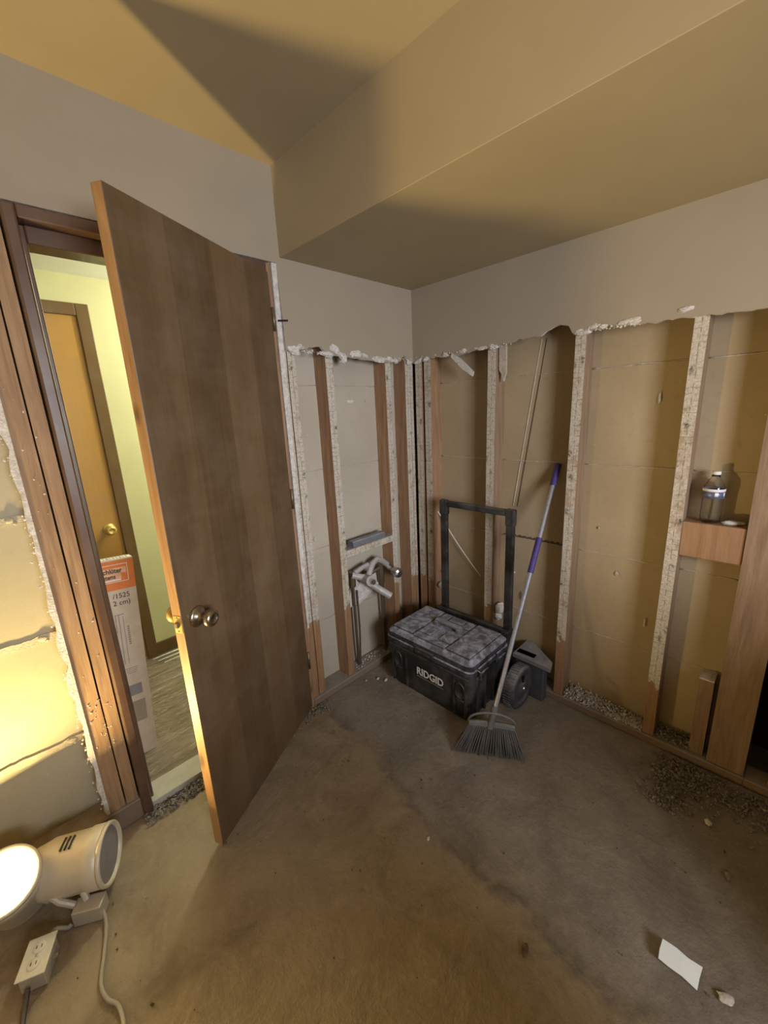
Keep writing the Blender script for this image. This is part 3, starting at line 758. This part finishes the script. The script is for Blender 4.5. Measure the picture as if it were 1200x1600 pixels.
bm = bmesh.new(); pts = []
for k in range(15):
    a = math.pi*k/14; pts.append(hc+wdir*math.cos(a)*.100+Vector((0, 0, .008+.050*math.sin(a))))
tube(bm, pts, .005, 8); fin('head_rim', bm, BROOMH, br)
bm = bmesh.new(); rnd = random.Random(5)
for k in range(170):
    t = rnd.uniform(-1, 1); row = rnd.choice((-1, 0, 1))
    top = hc+wdir*t*.092+ndir*row*.007+Vector((0, 0, -.004))
    foot = Vector((0, 0, 0))+wdir*(t*.150+rnd.uniform(-.007, .007))+ndir*(row*.012+rnd.uniform(-.014, .010)); foot.z = rnd.uniform(.001, .008)
    mid = (top+foot)/2+ndir*rnd.uniform(-.004, .004)+Vector((0,0,.004))
    tube(bm, [top, mid, foot], [.0022, .0019, .0012], 5)
for k in range(26):
    t = -1+2*k/25
    top = hc+wdir*t*.094-ndir*.010; foot = wdir*t*.152-ndir*.016; foot.z = .003
    tube(bm, [top, (top+foot)/2-ndir*.003, foot], [.0032, .0032, .0022], 5)
o = fin('bristles', bm, BRISTLE, br); o['kind'] = 'stuff'

# ---- plastic bottle on the block
bt = empty('water_bottle', (.062, -1.392, 1.020)); tag(bt, 'clear ribbed plastic water bottle with blue label standing on the wall block', 'bottle')
bm = bmesh.new()
prof = [(0, .0), (.024, .0), (.029, .006), (.031, .014)]
for k in range(14): prof += [(.0310+.0014*(k % 2), .020+.006*k)]
prof += [(.0315, .112), (.0325, .128), (.0325, .132), (.0305, .138), (.022, .155), (.0135, .170), (.0125, .180), (0, .180)]
lathe(bm, prof[:-1]+[(r-.0007, z) for r, z in prof[:-1][::-1] if r > .02 or z > .1]+[(0, .0007)], 28); fin('bottle_body', bm, PET, bt, smooth=True)
bm = bmesh.new(); lathe(bm, [(.0332, .094), (.0335, .094), (.0335, .122), (.0332, .122)], 28); fin('bottle_label', bm, LABELM, bt)
bm = bmesh.new(); lathe(bm, [(.0338, .120), (.0342, .120), (.0342, .130), (.0338, .130)], 28); fin('label_band', bm, LABELW, bt)
for a in (200, 245, 300):
    bm = bmesh.new(); lathe(bm, [(.0343, .104), (.0346, .104), (.0346, .118), (.0343, .118)], 60)
    dl = [f for f in bm.faces if not (R(a-7) < (math.atan2(f.calc_center_median().y, f.calc_center_median().x) % (2*math.pi)) < R(a+7))]
    bmesh.ops.delete(bm, geom=dl, context='FACES'); fin('label_patch', bm, LABELW, bt)
bm = bmesh.new(); lathe(bm, [(0, .192), (.012, .192), (.0135, .190), (.0135, .180), (.0, .180)], 20); fin('bottle_cap', bm, WHITEP, bt)
chunk = link('splintered_plaster', lump_mesh('splintered_plaster', .014, 3, PLAST, 2, (2.2, 1, .6)), None, (.06, -1.462, 1.028), (0, 0, -1.4)); tag(chunk, 'broken plaster bit beside the bottle on the wall block', 'debris')

# ---- shim channel lying on the left blocking
sc = empty('steel_channel', (-.385, .030, .773)); tag(sc, 'dusty grey steel channel offcut lying on the ledge above the valve', 'channel')
bm = bmesh.new(); prism(bm, [(-.038, 0), (.040, 0), (.040, .003), (.014, .004), (.008, .030), (.002, .034), (-.030, .034), (-.036, .028)], -.12, .12)
o = fin('channel_profile', bm, GREYTOOL, sc, loc=(0, .025, 0), rot=(0, 0, R(90)))
bm = bmesh.new(); bx(bm, -.175, .16, -.018, .02, 0, .003, .001); fin('channel_flange', bm, GREYTOOL, sc)

# ---- shower valve with its pipes
sv = empty('shower_valve', (-.40, .03, .38)); tag(sv, 'old two-handle shower valve with dusty stub spout between the studs', 'valve')
def vp(name, pts, r, mat, n=12):
    bm = bmesh.new(); c = Vector((-.40, .03, .38)); tube(bm, [Vector(p)-c for p in pts], r, n); return fin(name, bm, mat, sv, smooth=False)
vp('inlet_fitting', [(-.50, .055, .54), (-.50, .055, .60), (-.50, .050, .625)], .020, DARKBRASS)
vp('valve_body', [(-.515, .040, .615), (-.47, .020, .595), (-.42, .012, .575), (-.40, .012, .57)], .018, PIPE)
vp('left_pipe', [(-.50, .03, .625), (-.44, .03, .640), (-.40, .03, .645)], .013, PIPE)
vp('riser', [(-.43, .0, .58), (-.40, .01, .62), (-.37, .02, .645), (-.33, .03, .655), (-.29, .03, .635), (-.25, .03, .60)], .017, PIPE)
vp('hub', [(-.44, .03, .57), (-.455, -.05, .585)], [.027, .030], PIPE, 10)
vp('valve_stem', [(-.455, -.05, .585), (-.460, -.078, .588)], .015, STEEL, 10)
vp('right_fitting', [(-.295, .045, .62), (-.29, .045, .575), (-.285, .045, .50)], .020, DARKBRASS)
vp('crossover', [(-.40, .04, .575), (-.34, .04, .585), (-.29, .04, .59)], .011, DARKBRASS)
vp('right_stem', [(-.25, .02, .585), (-.255, -.045, .575)], .012, PIPE)
vp('stem_knob', [(-.252, -.025, .575), (-.255, -.035, .575), (-.258, -.060, .574), (-.262, -.078, .573), (-.263, -.084, .573)], [.016, .027, .031, .026, .014], STEEL, 10)
vp('spout', [(-.43, -.0, .555), (-.38, -.03, .505), (-.335, -.075, .460)], [.018, .0195, .0205], PIPE)
vp('spout_end', [(-.337, -.073, .462), (-.333, -.077, .458)], .0135, SLOT)
vp('supply_pipe', [(-.497, .055, .54), (-.495, .055, .25), (-.49, .055, .04)], .0075, COPPER)
vp('supply_pipe', [(-.465, .062, .50), (-.463, .062, .25), (-.475, .06, .035), (-.49, .055, .04)], .0055, COPPER)
vp('supply_pipe', [(-.285, .05, .50), (-.28, .05, .25), (-.28, .05, .038)], .0085, COPPER)
vp('supply_pipe', [(-.262, .055, .50), (-.258, .055, .25), (-.258, .055, .038)], .006, COPPER)
bm = bmesh.new(); prism(bm, [(-.135, .02), (-.10, .12), (-.06, .19), (.13, .19), (.15, .09), (.08, .075), (.03, .05), (-.06, .015), (-.075, .035)], .045, .058)
fin('backing_board', bm, PLAST, sv)

# ---- the carton in the hall
ct = empty('tall_carton', (-1.572, .345, 0), (R(-3.5), R(4.2), 0)); tag(ct, 'tall narrow white and orange carton leaning just inside the hallway doorway', 'carton')
CW, CDp, CH = .064, .055, .925
bm = bmesh.new(); bx(bm, -CW, CW, 0, CDp, 0, CH, .001)
for f in bm.faces:
    if f.normal.z > .9: f.material_index = 1
fin('carton_body', bm, [CARTON, CARTONW], ct)
bm = bmesh.new(); bx(bm, -CW-.0004, CW+.0004, -.0005, CDp+.0004, CH-.135, CH-.006); fin('orange_band', bm, ORANGE, ct)
bm = bmesh.new()
for k, wv in enumerate((3, 2, 5, 2, 4, 3, 5, 2, 3)): bx(bm, -.052+.012*k, -.052+.012*k+wv*.0012, .008, .042, CH, CH+.0006)
fin('barcode', bm, INKG, ct)
bm = bmesh.new(); z0 = CH-.100
for a in ((-.06, .040, z0, z0+.0022), (-.06, .040, z0+.075, z0+.0772), (.038, .040, z0, z0+.075)): bx(bm, a[0], a[1], -.0012, -.0004, a[2], a[3])
bx(bm, -.06, .012, -.0012, -.0004, z0+.006, z0+.012) ; fin('logo_frame', bm, CARTONW, ct)
bm = bmesh.new(); bx(bm, -.06, .014, -.0010, -.0004, z0+.014, z0+.036); bx(bm, -.06, .034, -.0010, -.0004, z0+.037, z0+.062); fin('logo_field', bm, m_plain('logo_pale', (.80,.46,.28), .6), ct)
text_part('carton_lettering', 'Schl\u00fcter', .028, INK, ct, (-.062, -.0014, z0+.041), (math.pi/2, 0, 0), .0003, .0008, .86)
text_part('carton_lettering', 'Systems', .026, INK, ct, (-.068, -.0014, z0+.017), (math.pi/2, 0, 0), .0003, .0008, .72)
text_part('carton_lettering', '/1525', .030, INK, ct, (-.028, -.0008, CH-.172), (math.pi/2, 0, 0), .0003, .0002, .95)
text_part('carton_lettering', '2 cm)', .030, INK, ct, (-.030, -.0008, CH-.203), (math.pi/2, 0, 0), .0003, .0002, .95)
bm = bmesh.new()
for a in ((-.030, -.027, .60, .68), (-.030, .004, .678, .681), (-.018, -.015, .45, .68), (-.002, 0, .45, .67), (-.045, -.042, .48, .68)): bx(bm, a[0], a[1], -.0010, .0, a[2], a[3])
for k in range(9): bx(bm, .010, .018, -.0010, 0, .535+.010*k, .541+.010*k)
for k in range(4): bx(bm, -.022+.004*k, .030-.003*k, -.0010, 0, .425-.008*k, .427-.008*k)
fin('outline_drawing', bm, INKG, ct)
bm = bmesh.new(); bx(bm, -.045, .035, -.001, 0, .295, .345); fin('care_symbol', bm, INKG, ct)
bm = bmesh.new(); bx(bm, -.045, .040, -.001, 0, .165, .265); fin('pale_patch', bm, INKB, ct)

# ---- work lamp: lit can on the left
def can(root, loc, normal, lit, name='lamp_can'):
    q = Vector(normal).to_track_quat('Z', 'Y')
    bm = bmesh.new(); r = .088
    lathe(bm, [(0, -.225), (.045, -.222), (.068, -.200), (.078, -.165), (r-.004, -.150), (r-.004, -.045), (r, -.040), (r, .010), (r-.006, .012), (r-.010, .004), (r-.012, -.020), (.02, -.030), (0, -.030)], 40)
    o = fin(name, bm, CANM, root, loc=loc); o.rotation_mode = 'QUATERNION'; o.rotation_quaternion = q
    bm = bmesh.new(); lathe(bm, [(0, .008 if lit else .005), (.05, .006 if lit else .004), (r-.008, .004 if lit else .003)], 36)
    l = fin('lens', bm, GLOWM if lit else CANIN, o)
    bm = bmesh.new(); lathe(bm, [(r-.008, .000), (r+.002, .000), (r+.002, .010), (r-.001, .013), (r-.007, .012), (r-.008, .006)], 40); fin('rim', bm, CANM, o)
    bm = bmesh.new()
    for k in range(3):
        fs = bx(bm, -.022, .022, r-.006, r-.002, -.085-.012*k, -.080-.012*k); 
    fin('vent_slot', bm, SLOT, o)
    return o
wl = empty('work_lamp', (-1.93, -.17, 0)); tag(wl, 'twin-can floor work lamp at lower left, one can glowing bright yellow', 'lamp')
off = Vector((-1.93, -.17, 0))
c1 = can(wl, LAMP-off, LAMP_N, True)
c2 = can(wl, Vector((-1.795, -.175, .118))-off, Vector((.86, -.50, .02)), False); c2['label'] = 'unlit can with grey face turned to the doorway'
bm = bmesh.new(); c = Vector((-1.868, -.236, 0))-off
fs = bx(bm, -.040, .040, -.024, .024, .0, .052, .003, 2); fin('junction_box', bm, BOXM, wl, loc=c, rot=(0, 0, R(-32)))
bm = bmesh.new(); tube(bm, [Vector((-1.90, -.21, .05))-off, Vector((-1.93, -.19, .075))-off, Vector((-1.95, -.165, .10))-off], .010, 10); tube(bm, [Vector((-1.87, -.22, .05))-off, Vector((-1.875, -.20, .08))-off], .010, 10)
fin('swivel_arm', bm, BOXM, wl)
# ---- outlet box
ob = empty('outlet_box', (-1.997, -.287, 0), (0, 0, R(66))); tag(ob, 'outlet box with white duplex cover plate lying on floor near the lamp', 'outlet box')
box('metal_box', -.044, .044, -.030, .030, 0, .052, BOXM, ob, .003, 2)
pl = box('cover_plate', -.050, .050, -.034, .034, .052, .056, PLATE, ob, .002, 2)
for x in (-.020, .020):
    bm = bmesh.new(); lathe(bm, [(0, .0035), (.0135, .0035), (.015, .0025), (.0155, 0)], 24, 'z'); f = fin('receptacle', bm, PLATE, pl, loc=(x, 0, .056))
    bm = bmesh.new()
    for y in (-.006, .006): bx(bm, x-.004, x+.004, y-.001, y+.001, .0593, .0602)
    fin('slot', bm, SLOT, pl)
bm = bmesh.new(); lathe(bm, [(0, .0015), (.0035, .001), (.004, 0)], 12); fin('screw', bm, STEEL, pl, loc=(0, 0, .056))
bm = bmesh.new(); tube(bm, [(.0, -.03, .03), (.0, -.046, .03)], .006, 8); fin('clamp', bm, STEEL, ob)
# ---- cords
def cord(name, pts, r, mat, label):
    P = [Vector(p) for p in pts]; out = []
    for i in range(len(P)-1):
        p0, p1, p2, p3 = P[max(i-1, 0)], P[i], P[i+1], P[min(i+2, len(P)-1)]
        for k in range(8):
            t = k/8; out.append(.5*((2*p1)+(-p0+p2)*t+(2*p0-5*p1+4*p2-p3)*t*t+(-p0+3*p1-3*p2+p3)*t**3))
    out.append(P[-1]); bm = bmesh.new(); tube(bm, out, r, 8); o = fin(name, bm, mat, smooth=True); tag(o, label, 'cord'); return o
cord('pale_cord', [(-1.842, -.262, .02), (-1.843, -.30, .006), (-1.862, -.375, .006), (-1.885, -.45, .006), (-1.880, -.50, .006), (-1.862, -.54, .006), (-1.868, -.62, .006), (-1.92, -.80, .006)], .0052, CORDL, 'pale dusty cord running from the lamp base to the bottom edge')
cord('dark_cord', [(-2.025, -.335, .03), (-2.035, -.355, .010), (-2.045, -.40, .007), (-2.05, -.50, .007), (-2.10, -.70, .007)], .0065, CORDD, 'dark cord running down from the outlet box')
cord('short_cable', [(-1.975, -.245, .03), (-1.955, -.215, .02), (-1.93, -.225, .008), (-1.925, -.228, .008), (-1.917, -.228, .012)], .006, CORDL, 'short cable joining the outlet box to the lamp base')

# ---- white card on the floor, standing slightly tilted
wc = empty('white_card', (-.780, -1.556, .012), (R(10), R(-16), 0)); tag(wc, 'small bright white strip of card lying on the dark floor at lower right', 'card')
bm = bmesh.new()
pts = [(-.022, .046), (.020, .048), (.026, -.044), (-.022, -.048)]
top = [(x, y) for x, y in ((-.026, .043), (-.005, .045), (.022, .044), (.026, .012), (.024, -.015), (.029, -.046), (.0, -.044), (-.026, -.044), (-.023, -.01), (-.026, .02))]
a = [bm.verts.new((x, y, .004+.02*(x+.026))) for x, y in top]; b = [bm.verts.new((x, y, .002+.02*(x+.026))) for x, y in top]
bm.faces.new(a); bm.faces.new(b[::-1])
for i in range(len(top)): bm.faces.new((a[i], b[i], b[(i+1) % len(top)], a[(i+1) % len(top)]))
fin('card_sheet', bm, PAPERW, wc)
